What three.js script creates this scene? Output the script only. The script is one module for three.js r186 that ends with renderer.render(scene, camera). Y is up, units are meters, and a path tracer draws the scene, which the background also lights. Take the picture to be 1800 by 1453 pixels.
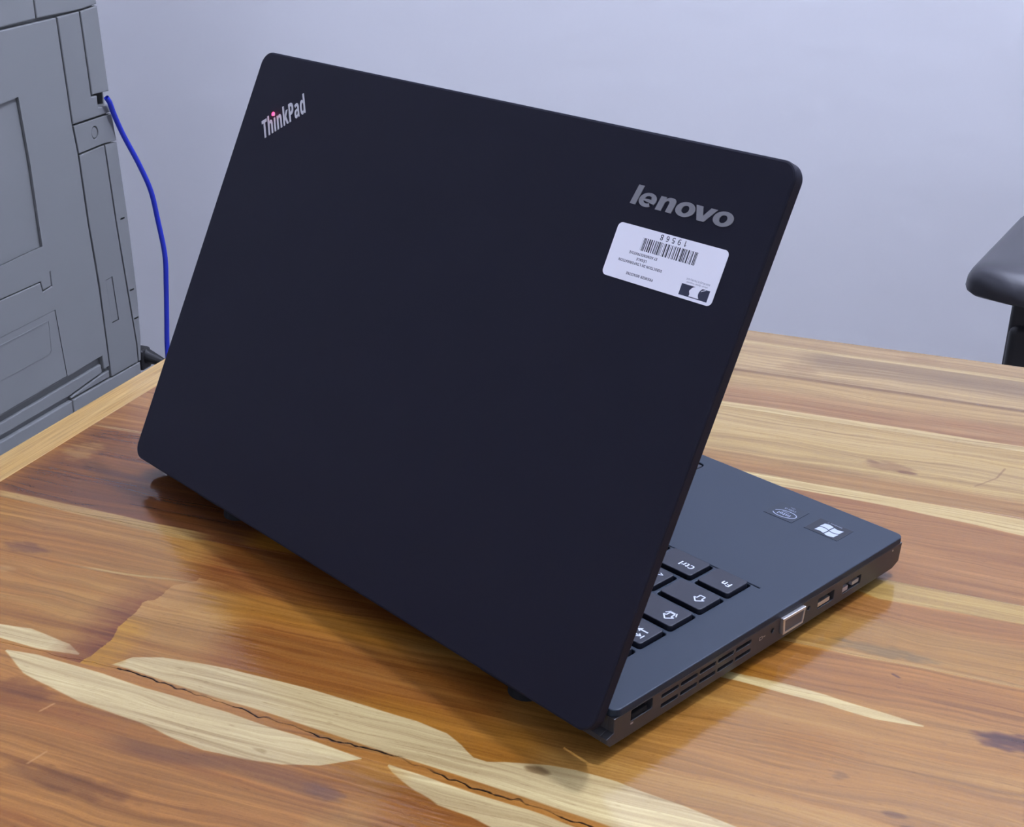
import * as THREE from 'three';
import { RoundedBoxGeometry } from 'three/addons/geometries/RoundedBoxGeometry.js';
import { mergeGeometries } from 'three/addons/utils/BufferGeometryUtils.js';
import { RectAreaLightUniformsLib } from 'three/addons/lights/RectAreaLightUniformsLib.js';
import { FontLoader } from 'three/addons/loaders/FontLoader.js';

// ---------------------------------------------------------------- camera, lights, exposure
// World: y up, metres, y = 0 is the table top; x runs along the far table edge, the far wall lies at -z.
const scene = new THREE.Scene();
scene.background = new THREE.Color().setRGB(0.7, 0.8, 1.0);
const renderer = new THREE.WebGLRenderer({ antialias: true });
renderer.toneMapping = THREE.LinearToneMapping;
renderer.toneMappingExposure = 1.0;
renderer.shadowMap.enabled = true;
RectAreaLightUniformsLib.init();

const camera = new THREE.PerspectiveCamera(34.39, 1800 / 1453, 0.02, 20);
camera.position.set(0.23545, 0.29407, 0.42274);
camera.up.set(-0.152711, 0.917759, -0.366602);
camera.lookAt(0.23545 - 0.302084, 0.29407 - 0.396547, 0.42274 - 0.866888);

const LIGHT_COLOUR = new THREE.Color().setRGB(0.84, 0.915, 1.19);
const BULB_AT = new THREE.Vector3(0.50, 1.78, -0.778);
const bulbLight = new THREE.PointLight(LIGHT_COLOUR, 9.8);
bulbLight.position.copy(BULB_AT); bulbLight.castShadow = true; bulbLight.shadow.radius = 0.8;
bulbLight.name = 'bulb_light'; scene.add(bulbLight);
// daylight through the window in the wall behind the camera
const WINDOW = { x0: -0.9, x1: 1.5, y0: 0.05, y1: 1.35, z: 3.2 };
const daylight = new THREE.RectAreaLight(LIGHT_COLOUR, 2.1, WINDOW.x1 - WINDOW.x0, WINDOW.y1 - WINDOW.y0);
daylight.position.set((WINDOW.x0 + WINDOW.x1) / 2, (WINDOW.y0 + WINDOW.y1) / 2, WINDOW.z - 0.01);
daylight.name = 'window_daylight'; scene.add(daylight);

// ---------------------------------------------------------------- helpers
let seed = 7;
const rnd = () => { seed = (seed * 1664525 + 1013904223) >>> 0; return seed / 4294967296; };
const used = {};
const numbered = (n) => { const k = used[n] = (used[n] ?? -1) + 1; return k ? `${n}_${String(k).padStart(3, '0')}` : n; };
function mesh(name, geometry, material, parent) {
  const m = new THREE.Mesh(geometry, material);
  m.name = parent ? name : numbered(name); m.castShadow = m.receiveShadow = true;
  (parent ?? scene).add(m); return m;
}
function thing(name, label, category, group) {
  const o = new THREE.Group(); o.name = numbered(name); o.userData = { label, category };
  if (group) o.userData.group = group;
  scene.add(o); return o;
}
function structure(name, geometry, material, label, category) {
  const m = mesh(name, geometry, material); m.userData = { kind: 'structure', label, category }; return m;
}
const box = (w, h, d, x = 0, y = 0, z = 0) => new THREE.BoxGeometry(w, h, d).translate(x, y, z);
const rbox = (w, h, d, r, x = 0, y = 0, z = 0, seg = 2) => new RoundedBoxGeometry(w, h, d, seg, r).translate(x, y, z);
const cyl = (r0, r1, h, x = 0, y = 0, z = 0, n = 24) => new THREE.CylinderGeometry(r0, r1, h, n).translate(x, y, z);
const poly = (pts) => new THREE.Shape(pts.map(([a, b]) => new THREE.Vector2(a, b)));
function roundRect(x0, y0, x1, y1, r, s = new THREE.Shape()) {
  s.moveTo(x0 + r, y0); s.lineTo(x1 - r, y0); s.absarc(x1 - r, y0 + r, r, -Math.PI / 2, 0);
  s.lineTo(x1, y1 - r); s.absarc(x1 - r, y1 - r, r, 0, Math.PI / 2);
  s.lineTo(x0 + r, y1); s.absarc(x0 + r, y1 - r, r, Math.PI / 2, Math.PI);
  s.lineTo(x0, y0 + r); s.absarc(x0 + r, y0 + r, r, Math.PI, 1.5 * Math.PI); return s;
}
// extrudes a shape over exactly `depth`, its edges bevelled inwards
function ext(shape, depth, bevel = 0, curve = 6) {
  return new THREE.ExtrudeGeometry(shape, { depth: depth - 2 * bevel, bevelEnabled: bevel > 0, bevelThickness: bevel, bevelSize: bevel, bevelOffset: -bevel, bevelSegments: 2, curveSegments: curve }).translate(0, 0, bevel);
}
const tube = (pts, r, n = 80, k = 12) => new THREE.TubeGeometry(new THREE.CatmullRomCurve3(pts.map((p) => new THREE.Vector3(...p))), n, r, k);
const std = (o) => new THREE.MeshPhysicalMaterial(o);

// value noise on a hashed lattice
const H = new Float32Array(65536); for (let i = 0; i < 65536; i++) H[i] = rnd();
const hash = (i, j) => H[((i * 374761 + j * 668265 + (i * j) * 31) ^ (j * 7919)) & 65535];
function noise(x, y) {
  const i = Math.floor(x), j = Math.floor(y); let a = x - i, b = y - j;
  a = a * a * (3 - 2 * a); b = b * b * (3 - 2 * b);
  const p = hash(i, j), q = hash(i + 1, j), r = hash(i, j + 1), s = hash(i + 1, j + 1);
  return p + (q - p) * a + (r - p) * b + (p - q - r + s) * a * b;
}
const smooth = (a, b, x) => { const t = Math.min(1, Math.max(0, (x - a) / (b - a))); return t * t * (3 - 2 * t); };
const lerp = (a, b, t) => a + (b - a) * t;
function curveAt(pts, x) {           // piecewise linear z(x)
  if (x <= pts[0][0]) return pts[0][1];
  for (let i = 1; i < pts.length; i++) if (x <= pts[i][0]) return lerp(pts[i - 1][1], pts[i][1], (x - pts[i - 1][0]) / (pts[i][0] - pts[i - 1][0]));
  return pts[pts.length - 1][1];
}

function grainTexture(size, f, repeat, wrap = THREE.RepeatWrapping) {
  const d = new Uint8Array(size * size * 4);
  for (let j = 0; j < size; j++) for (let i = 0; i < size; i++) {
    const v = Math.max(0, Math.min(255, f(i, j) * 255)); const k = (j * size + i) * 4;
    d[k] = d[k + 1] = d[k + 2] = v; d[k + 3] = 255;
  }
  const t = new THREE.DataTexture(d, size, size); t.wrapS = t.wrapT = wrap; t.magFilter = THREE.LinearFilter;
  t.repeat.set(repeat, repeat); t.needsUpdate = true; return t;
}

// ---------------------------------------------------------------- the wood of the table top: colour measured over the board, in millimetres of the table
const JOINTS = [
  [[-220, -409.6], [1000, -409.6]],
  [[-220, -390], [280, -388], [1000, -386]],
  [[-220, -338], [1000, -335]],
  [[-220, -277], [1000, -276]],
  [[-220, -196], [1000, -194]],
  [[-220, -121], [-165, -120], [280, -110], [1000, -106]],
  [[-220, -33], [-60, -32], [180, -46], [1000, -52]],
  [[-220, 70], [-98, 69], [-72, 69], [-41, 67.5], [-23, 70], [-7, 72], [12, 73], [20, 75], [29, 75], [41, 76.3], [46, 77.8], [60, 77.4], [76, 78], [84, 79.6], [94, 81.6], [107, 83.6], [118, 84], [129, 84.6], [142, 87], [150, 88], [280, 97], [1000, 105]],
  [[-220, 160], [1000, 172]],
  [[-220, 246], [1000, 246]],
  [[-220, 330], [1000, 330]],
];
const END_STRIP_X = -191;
const sRGB = (r, g, b) => [r, g, b];
const SAP = sRGB(226, 206, 166), GREY = sRGB(120, 98, 84), PLUM = sRGB(104, 62, 50), RUST = sRGB(142, 80, 34), ORANGE = sRGB(166, 102, 40), GOLD = sRGB(180, 122, 50), TAN = sRGB(186, 142, 82), BROWN = sRGB(124, 72, 36), UMBER = sRGB(84, 46, 26);
const BOARD_TONES = [[sRGB(176, 146, 112), sRGB(182, 154, 120)], [sRGB(186, 158, 122), sRGB(196, 168, 130)], [sRGB(196, 166, 122), sRGB(188, 156, 112)], [sRGB(192, 162, 112), sRGB(198, 170, 124)], [sRGB(164, 112, 66), sRGB(176, 126, 78)], [sRGB(162, 106, 52), GOLD], [sRGB(176, 120, 58), sRGB(188, 140, 78)], [sRGB(164, 104, 50), sRGB(184, 128, 66)], [ORANGE, TAN], [GOLD, ORANGE]];
const P2UP = [[-50, 69], [-48, 66], [-44, 60], [-33, 55.5], [-6, 52.5], [28, 53], [50, 55], [67, 56.4], [74, 57], [87, 59.5], [94, 63.5], [101, 68.5], [106, 69], [112, 67], [127, 63.5], [136, 62.5], [151, 63], [175, 67], [192, 71], [260, 84], [300, 99]];
const P3UP = [[-92, 73], [-79, 71.6], [-48, 73], [-28, 75.3], [9, 77], [32, 80], [53, 81.6], [65, 83]];
const P3LO = [[-92, 73.5], [-84, 78], [-76, 83], [-65, 86.5], [-46, 91], [-32, 92], [-17, 93.5], [-2, 96.5], [12, 99], [27, 98], [41, 96], [53, 92], [60, 87], [65, 83]];
const P4UP = [[75, 82.6], [86, 83.6], [96, 85], [111, 86.4], [127, 87.4], [147, 90], [230, 97]];
const P4LO = [[75, 83], [78, 86], [89, 92], [99, 95.5], [111, 97], [121, 100], [150, 104], [190, 108], [230, 109]];
// [from x, to x, upper edge z(x), lower edge z(x), softness above, softness below, colour, strength]
const line = (z0, z1) => [[-220, z0], [290, z1]];
const BANDS = [
  [-220, 400, line(-391, -388), line(-387, -384), 1.5, 2, sRGB(206, 182, 142), 0.8],
  [140, 400, line(-388, -382), line(-374, -358), 1, 14, GREY, 0.48],
  [-220, 400, line(-339.5, -337), line(-337, -334.5), 1, 3, sRGB(120, 88, 60), 0.7],
  [-220, 400, line(-305, -303), line(-285, -284), 16, 1, sRGB(160, 112, 76), 0.7],
  [-220, 400, line(-285, -283), line(-277.5, -276.5), .6, .6, sRGB(212, 188, 144), 1],
  [-220, 330, line(-216, -210), line(-197, -196), 10, 1.5, sRGB(156, 106, 58), 0.65],
  [120, 400, line(-201, -193.5), [[120, -196], [168, -186], [220, -184], [281, -177], [400, -170]], 1, 1, sRGB(216, 192, 144), 1],
  [-220, 400, line(-114, -110), [[-220, -116], [150, -108], [206, -101], [223, -94], [281, -95]], 1, 1.5, sRGB(196, 164, 106), 1],
  [60, 400, line(-93, -93), line(-72, -75), 2, 8, sRGB(166, 114, 70), 0.6],
  [120, 400, line(-74, -74), line(-49, -48), 8, 1, TAN, 0.8],
  [100, 400, line(-48.5, -48), line(-45, -46), .8, .8, sRGB(200, 162, 104), 0.85],
  [100, 400, line(-43, -44), line(-14, -20), 2, 8, sRGB(168, 110, 54), 0.55],
  [120, 247, [[120, -17], [189, -16], [211, -14.5], [230, -11], [247, -7.9]], [[120, -12], [177, -11], [211, -8.6], [230, -6], [247, -7.7]], .5, .5, sRGB(224, 202, 156), 1],
  [-200, -40, line(-118, -118), line(-33, -30), 10, 1, PLUM, 0.7],
  [-200, -62, line(-38, -34), [[-200, -33], [-181, -33], [-161, -32.4], [-100, -29], [-60, -29]], .8, .6, sRGB(196, 162, 108), 0.85],
  [-200, 60, line(-121.5, -120.5), line(-119, -118), .6, .6, sRGB(190, 160, 120), 0.6],
  [-118, -40, [[-118, 9.6], [-89, 7.4], [-40, 0.6]], [[-118, 10.3], [-89, 8.5], [-40, 1.2]], .5, .5, sRGB(204, 172, 116), 0.85],
  [-70, 150, line(-31, -40), line(1, 2), 2, 5, sRGB(128, 70, 36), 0.7],
  [-40, 60, line(1, 3), line(14, 20), 5, 8, GOLD, 0.7],
  [-30, 110, line(20, 22), line(48, 50), 8, 12, RUST, 0.6],
  [40, 130, line(50, 50), P2UP, 8, 1, GOLD, 0.9],
  [-220, -64, [[-220, 58], [-106, 59], [-93, 57.5], [-72, 61], [-64, 65.5]], [[-220, 66], [-100, 67], [-81, 68], [-64, 66]], .5, .5, SAP, 1],
  [-49, 400, P2UP, [[-50, 68.5], [-23, 70], [12, 73], [60, 78], [94, 82], [150, 88], [400, 110]], .5, .3, SAP, 1],
  [-98, 400, [[-98, 69], [-41, 66.5], [-23, 69.2], [12, 71.5], [60, 75.6], [94, 79.4], [150, 85], [400, 110]], [[-98, 72.5], [-48, 73], [9, 77], [53, 81.6], [94, 84.6], [150, 90], [400, 112]], .8, .8, sRGB(182, 124, 62), 0.85],
  [-92, 65, P3UP, P3LO, .5, .7, SAP, 1],
  [75, 230, P4UP, P4LO, .5, .7, SAP, 1],
  [-32, 72, [[-32, 104], [1, 104], [28, 98.5], [55, 100], [72, 104]], [[-32, 109], [1, 109], [28, 103.5], [55, 106], [72, 110]], 3, 4, sRGB(112, 74, 56), 0.5],
  [60, 88, line(85, 85), line(135, 135), 5, 8, sRGB(190, 140, 76), 0.75],
];
// [x, z, radius along, radius across, colour, strength] knots, stains and swirls
const SPOTS = [
  [214, -230, 14, 6, sRGB(150, 110, 76), .6], [224, -226, 5, 2.2, sRGB(110, 70, 48), .7], [206, -233, 4, 2, sRGB(112, 74, 50), .5],
  [229, -53, 26, 4.5, sRGB(128, 106, 76), .65], [279, -9, 16, 6, sRGB(86, 50, 52), .85], [292, -6, 12, 7, sRGB(86, 50, 52), .7],
  [222, 32, 3, 2.6, sRGB(130, 92, 58), .5], [241, 46, 5, 1.8, sRGB(112, 76, 48), .6], [249, 51, 5, 1.6, sRGB(112, 76, 48), .5], [210, 20, 18, 10, GOLD, .6],
  [124, 67, 5, 2.4, sRGB(122, 96, 66), .8], 
  [-136, 4, 12, 5, sRGB(110, 72, 56), .5], [-134, 22, 6, 3, sRGB(206, 166, 110), .55], [60, 104, 9, 4, sRGB(120, 88, 86), .55], [75, 120, 14, 12, sRGB(188, 140, 78), .6], [-70, 92, 16, 6, BROWN, .55],
  [30, 92, 3, 1, sRGB(150, 126, 88), .5], [190, 60, 20, 5, TAN, .4], [-20, 130, 26, 6, UMBER, .35], [186, -20, 10, 6, sRGB(170, 112, 30), .4], [-176, -90, 10, 12, sRGB(188, 150, 100), .5], [150, -352, 14, 9, sRGB(150, 118, 92), .4], [218, -398, 14, 5, sRGB(150, 116, 88), .5],
];
const SWIRL = [[1, -52], [7, -58], [25, -62], [40, -62], [56, -58], [68, -59]];   // [z, x]
const SCRATCHES = [[-55, 101, -53, 95], [-40, 127, -38, 119], [257, -223, 267, -237], [267, -237, 271, -251], [233, -38, 236, -36.4]];
const TEX = 2048, TEX_MM = 600, TX0 = -220, TZ0 = -420;
const colourData = new Uint8Array(TEX * TEX * 4);
{
  const joint = new Float64Array(JOINTS.length);
  for (let j = 0; j < TEX; j++) {
    const z = TZ0 + (j + .5) / TEX * TEX_MM;
    for (let i = 0; i < TEX; i++) {
      const x = TX0 + (i + .5) / TEX * TEX_MM;
      let r, g, b;
      const wob = (noise(x * .02 + 3, z * .05) - .5) * 6 + (noise(x * .07, z * .2 + 9) - .5) * 1.6;   // grain wanders
      if (x < END_STRIP_X) {                                                      // border strip: grain runs along z
        const t = noise(z * .02, x * .25 + 40), f = noise(z * .05 + 8, x * 1.6);
        r = lerp(196, 212, t); g = lerp(158, 178, t); b = lerp(104, 128, t);
        const k = .9 + .2 * f; r *= k; g *= k; b *= k;
      } else {
        let n = 0; while (n < JOINTS.length - 2 && z > curveAt(JOINTS[n + 1], x)) n++;
        const [c0, c1] = BOARD_TONES[Math.min(n, 9)];
        const t = smooth(.25, .75, noise(x * .006 + n * 17, (z + wob) * .05 + n * 5) * .65 + noise(x * .015 + n, (z + wob) * .22) * .35);
        r = lerp(c0[0], c1[0], t); g = lerp(c0[1], c1[1], t); b = lerp(c0[2], c1[2], t);
        if (n === 5 || n === 6) { const e = .38 * smooth(80, 190, x + 60 * (noise(x * .01, z * .06 + 7) - .5)); r = lerp(r, 194, e); g = lerp(g, 148, e); b = lerp(b, 84, e); }   // paler, yellower stock towards this end
        for (const [x0, x1, up, lo, s0, s1, c, a] of BANDS) {
          if (x < x0 || x > x1) continue;
          const w = (noise(x * .05 + 5, z * .3) - .5) * 1.1;
          const zu = curveAt(up, x) + w, zl = curveAt(lo, x) + w;
          if (z < zu - s0 || z > zl + s1) continue;
          let k = a * smooth(zu - s0, zu + s0 * .3, z) * (1 - smooth(zl - s1 * .3, zl + s1, z));
          if (a < 1) k *= smooth(0, 24, x - x0) * (x1 > 390 ? 1 : smooth(0, 18, x1 - x)) * (.75 + .5 * noise(x * .02, z * .4 + 77));
          k = Math.min(1, Math.max(0, k));
          r = lerp(r, c[0], k); g = lerp(g, c[1], k); b = lerp(b, c[2], k);
        }
        if (z > -2 && z < 70 && x > -95 && x < -20) {            // feathered crotch figure: rusty wedge against paler wood, yellow towards the sapwood
          const d = x - curveAt(SWIRL, z) + (noise(x * .3, z * .25) - .5) * 3, n3 = noise(x * .1, z * 1.1 + 50);
          const put = (c, k) => { k = Math.min(1, Math.max(0, k)); r = lerp(r, c[0], k); g = lerp(g, c[1], k); b = lerp(b, c[2], k); };
          if (d < 0 && d > -20) put([118, 58, 32], .8 * (1 + d / 20) * (.55 + .6 * n3) * smooth(-2, 30, z));
          else if (d >= 0 && d < 16) { if (z < 34) put([200, 152, 98], .55 * (1 - d / 16)); else put([196, 142, 48], .95 * (1 - smooth(4, 16, d)) * smooth(32, 42, z) * (.7 + .4 * n3)); }
        }
        for (const [sx, sz, rx, rz, c, a] of SPOTS) {
          const dx = (x - sx) / rx, dz = (z - sz) / rz; const d = dx * dx + dz * dz;
          if (d > 2.2) continue;
          const k = Math.min(1, a * (1 - smooth(.05, 1.3, d + (noise(x * .25, z * .6) - .5) * .9)));
          r = lerp(r, c[0], k); g = lerp(g, c[1], k); b = lerp(b, c[2], k);
        }
        // fibres, pores and growth bands
        const zz = z + wob;
        const fibre = noise(x * .05 + 31, zz * 2.6) * .5 + noise(x * .02, zz * 1.1 + 60) * .5;
        const ring = noise(x * .006 + n * 3, zz * .38 + n * 11);
        let k = .84 + .2 * fibre + .12 * (ring - .3);
        const pore = noise(x * .22 + 100, z * 3.1); if (pore > .86) k *= 1 - .9 * (pore - .86);
        const dark = smooth(.68, .92, noise(x * .011 + 200 + n * 9, zz * .55 + 4)); k *= 1 - .1 * dark;
        r *= k; g *= lerp(k, k * k, .25); b *= lerp(k, k * k, .45);
      }
      const q = (j * TEX + i) * 4;
      const sp = (noise(x * 3, z * 3) - .5) * 8;
      colourData[q] = Math.min(255, r + sp); colourData[q + 1] = Math.min(255, g + sp); colourData[q + 2] = Math.max(0, Math.min(255, b + sp)); colourData[q + 3] = 255;
    }
  }
  const dab = (x, z, rr, c, a) => {
    const ci = (x - TX0) / TEX_MM * TEX, cj = (z - TZ0) / TEX_MM * TEX, R = rr / TEX_MM * TEX;
    for (let j = Math.floor(cj - R); j <= cj + R; j++) for (let i = Math.floor(ci - R); i <= ci + R; i++) {
      if (i < 0 || j < 0 || i >= TEX || j >= TEX) continue;
      const k = a * (1 - smooth(.3, 1, Math.hypot(i - ci, j - cj) / R)), q = (j * TEX + i) * 4;
      for (let h = 0; h < 3; h++) colourData[q + h] = lerp(colourData[q + h], c[h], k);
    }
  };
  SCRATCHES.forEach(([x0, z0, x1, z1], n) => {
    for (let t = 0; t <= 1; t += .02) dab(lerp(x0, x1, t), lerp(z0, z1, t), .8, n < 2 ? [208, 158, 108] : [112, 76, 52], n > 1 && n < 4 ? .14 : .15);
  });
  // weathered dark filler along the open crack
  for (let x = -45; x < 152; x += .25) {
    const z = curveAt(JOINTS[7], x) + (noise(x * .35, 3) - .5) * 1.6;
    const a = lerp(.12, 1, smooth(.3, .62, noise(x * .06 + 4, 8))) * (x > 84 && x < 94 ? .4 : 1);
    dab(x, z - .2, .34 + .36 * noise(x * .8, 1), [56, 38, 24], a * .7);
  }
}
const woodColour = new THREE.DataTexture(colourData, TEX, TEX);
woodColour.colorSpace = THREE.SRGBColorSpace; woodColour.wrapS = woodColour.wrapT = THREE.MirroredRepeatWrapping;
woodColour.magFilter = THREE.LinearFilter; woodColour.needsUpdate = true;
const woodBump = grainTexture(1024, (i, j) => { const x = i * .586, z = j * .586; return .35 * noise(x * .05, z * 1.3) + .2 * noise(x * .2, z * 2) + .45 * noise(x * .02 + 9, z * .04); }, 1, THREE.MirroredRepeatWrapping);
const woodMaterial = std({ map: woodColour, bumpMap: woodBump, bumpScale: 0.0001, roughness: 0.13, ior: 1.46, color: new THREE.Color().setRGB(0.59, 0.56, 0.42) });
const legWood = std({ color: 0x8a5a2c, roughness: 0.35 });

// ---------------------------------------------------------------- the room
const FLOOR = -0.74, CEIL = 2.15, ROOM = { x0: -1.9, x1: 3.2, z0: -1.25, z1: 3.2 };
const plaster = grainTexture(512, (i, j) => .6 * noise(i * .11, j * .11) + .4 * noise(i * .37 + 9, j * .37), 1);
const wallMaterial = std({ color: new THREE.Color().setRGB(0.78, 0.78, 0.8), roughness: 0.85, bumpMap: plaster, bumpScale: 0.0006 });
const ceilingMaterial = std({ color: new THREE.Color().setRGB(0.78, 0.78, 0.8), roughness: 0.9 });
const floorMaterial = std({ color: new THREE.Color().setRGB(0.36, 0.34, 0.32), roughness: 0.4 });
const skirtMaterial = std({ color: new THREE.Color().setRGB(0.6, 0.6, 0.62), roughness: 0.5 });
{
  const w = ROOM.x1 - ROOM.x0, d = ROOM.z1 - ROOM.z0, cx = (ROOM.x0 + ROOM.x1) / 2, cz = (ROOM.z0 + ROOM.z1) / 2, h = CEIL - FLOOR, cy = (CEIL + FLOOR) / 2, T = .12;
  structure('floor', box(w + 2 * T, T, d + 2 * T, cx, FLOOR - T / 2, cz), floorMaterial, 'grey smooth office floor', 'floor');
  structure('ceiling', box(w + 2 * T, T, d + 2 * T, cx, CEIL + T / 2, cz), ceilingMaterial, 'plain white ceiling', 'ceiling');
  structure('wall_back', box(w + 2 * T, h, T, cx, cy, ROOM.z0 - T / 2), wallMaterial, 'plain white plaster wall behind the table', 'wall');
  const hole = roundRect(WINDOW.x0, WINDOW.y0, WINDOW.x1, WINDOW.y1, .001, new THREE.Path()), front = poly([[ROOM.x0 - T, FLOOR], [ROOM.x1 + T, FLOOR], [ROOM.x1 + T, CEIL], [ROOM.x0 - T, CEIL]]); front.holes.push(hole);
  structure('wall_front', ext(front, T).translate(0, 0, ROOM.z1), wallMaterial, 'plain white plaster wall facing the laptop lid', 'wall');
  const fr = roundRect(WINDOW.x0, WINDOW.y0, WINDOW.x1, WINDOW.y1, .001), mid = (WINDOW.x0 + WINDOW.x1) / 2;
  fr.holes.push(roundRect(WINDOW.x0 + .05, WINDOW.y0 + .05, mid - .025, WINDOW.y1 - .05, .002, new THREE.Path()), roundRect(mid + .025, WINDOW.y0 + .05, WINDOW.x1 - .05, WINDOW.y1 - .05, .002, new THREE.Path()));
  const win = structure('window_1', ext(fr, .06, .004).translate(0, 0, ROOM.z1 + .03), skirtMaterial, 'white framed two-pane window facing the laptop lid', 'window');
  const glass = std({ color: 0xffffff, transmission: 1, thickness: 0, roughness: 0, ior: 1.5 });
  for (const [a, b] of [[WINDOW.x0 + .05, mid - .025], [mid + .025, WINDOW.x1 - .05]]) mesh('pane', box(b - a, WINDOW.y1 - WINDOW.y0 - .1, .004, (a + b) / 2, (WINDOW.y0 + WINDOW.y1) / 2, ROOM.z1 + .06), glass, win);
  structure('wall_left', box(T, h, d, ROOM.x0 - T / 2, cy, cz), wallMaterial, 'plain white plaster wall beyond the printer', 'wall');
  structure('wall_right', box(T, h, d, ROOM.x1 + T / 2, cy, cz), wallMaterial, 'plain white plaster wall on the chair side', 'wall');
  structure('baseboard_back', box(w, .08, .012, cx, FLOOR + .04, ROOM.z0 + .006), skirtMaterial, 'pale skirting along the wall behind the table', 'skirting');
}

// ---------------------------------------------------------------- lamps
{
  const lamp = thing('ceiling_lamp', 'small bare bulb in a white ceiling holder above the table', 'lamp');
  lamp.position.set(BULB_AT.x, 0, BULB_AT.z);
  const white = std({ color: 0xe8e8e8, roughness: .5 });
  mesh('holder', mergeGeometries([cyl(.05, .055, .02, 0, CEIL - .01, 0), cyl(.018, .02, CEIL - BULB_AT.y - .03, 0, (CEIL + BULB_AT.y + .03) / 2, 0)]), white, lamp);
  const glow = std({ color: 0xffffff, emissive: LIGHT_COLOUR, emissiveIntensity: 6 });
  mesh('bulb', new THREE.SphereGeometry(.03, 24, 16).scale(1, 1.2, 1).translate(0, BULB_AT.y, 0), glow, lamp);
}

// ---------------------------------------------------------------- the table
{
  const table = thing('wooden_table', 'varnished wooden table of joined orange-brown and pale boards under the laptop', 'table');
  const X0 = END_STRIP_X, X1 = 990, T = .026, GAP = .05;
  const planar = (g) => { const p = g.attributes.position, uv = g.attributes.uv; for (let i = 0; i < p.count; i++) uv.setXY(i, (p.getX(i) * 1000 - TX0) / TEX_MM, (p.getZ(i) * 1000 - TZ0) / TEX_MM); return g; };
  const flat = (pts, bevel) => {      // polygon in (x, z) millimetres, top face at y = 0
    const g = ext(poly(pts.map(([x, z]) => [x / 1000, -z / 1000])), T, bevel); g.rotateX(-Math.PI / 2); g.translate(0, -T, 0); return planar(g);
  };
  const edgeOf = (n, side) => {
    const J = JOINTS[n], xs = new Set([X0, X1]); for (const [x] of J) if (x > X0 && x < X1) xs.add(x);
    if (n === 7) for (let x = -80; x < 160; x += 3) xs.add(x);
    return [...xs].sort((a, b) => a - b).map((x) => {
      let z = curveAt(J, x), open = GAP;
      if (n === 7) { z += (noise(x * .35, 3) - .5) * 1.4; open = x > -45 && x < 155 ? .05 + .1 * smooth(.35, .7, noise(x * .06 + 4, 8)) : GAP; }
      return [x, z + side * open];
    });
  };
  const joined = JOINTS.length - 1;
  for (let n = 0; n < joined; n++) {
    const up = edgeOf(n, n === 0 ? 0 : 1), lo = edgeOf(n + 1, n + 1 === joined ? 0 : -1);
    mesh('board', flat([...lo, ...up.reverse()], .0001), woodMaterial, table);
  }
  mesh('end_strip', flat([[-211, -409.6], [X0 - .1, -409.6], [X0 - .1, 330], [-211, 330]].reverse(), .0006), woodMaterial, table).userData.label = 'pale narrow border strip along the table end';
  const lx = [-.17, .95], lz = [-.365, .285];
  for (const x of lx) for (const z of lz) mesh('leg', rbox(.06, -FLOOR - T, .06, .004, x, (FLOOR - T) / 2, z), legWood, table);
  for (const z of lz) mesh('apron', box(lx[1] - lx[0] - .06, .08, .022, (lx[0] + lx[1]) / 2, -T - .04, z), legWood, table);
  for (const x of lx) mesh('apron', box(.022, .08, lz[1] - lz[0] - .06, x, -T - .04, (lz[0] + lz[1]) / 2), legWood, table);
}

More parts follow.
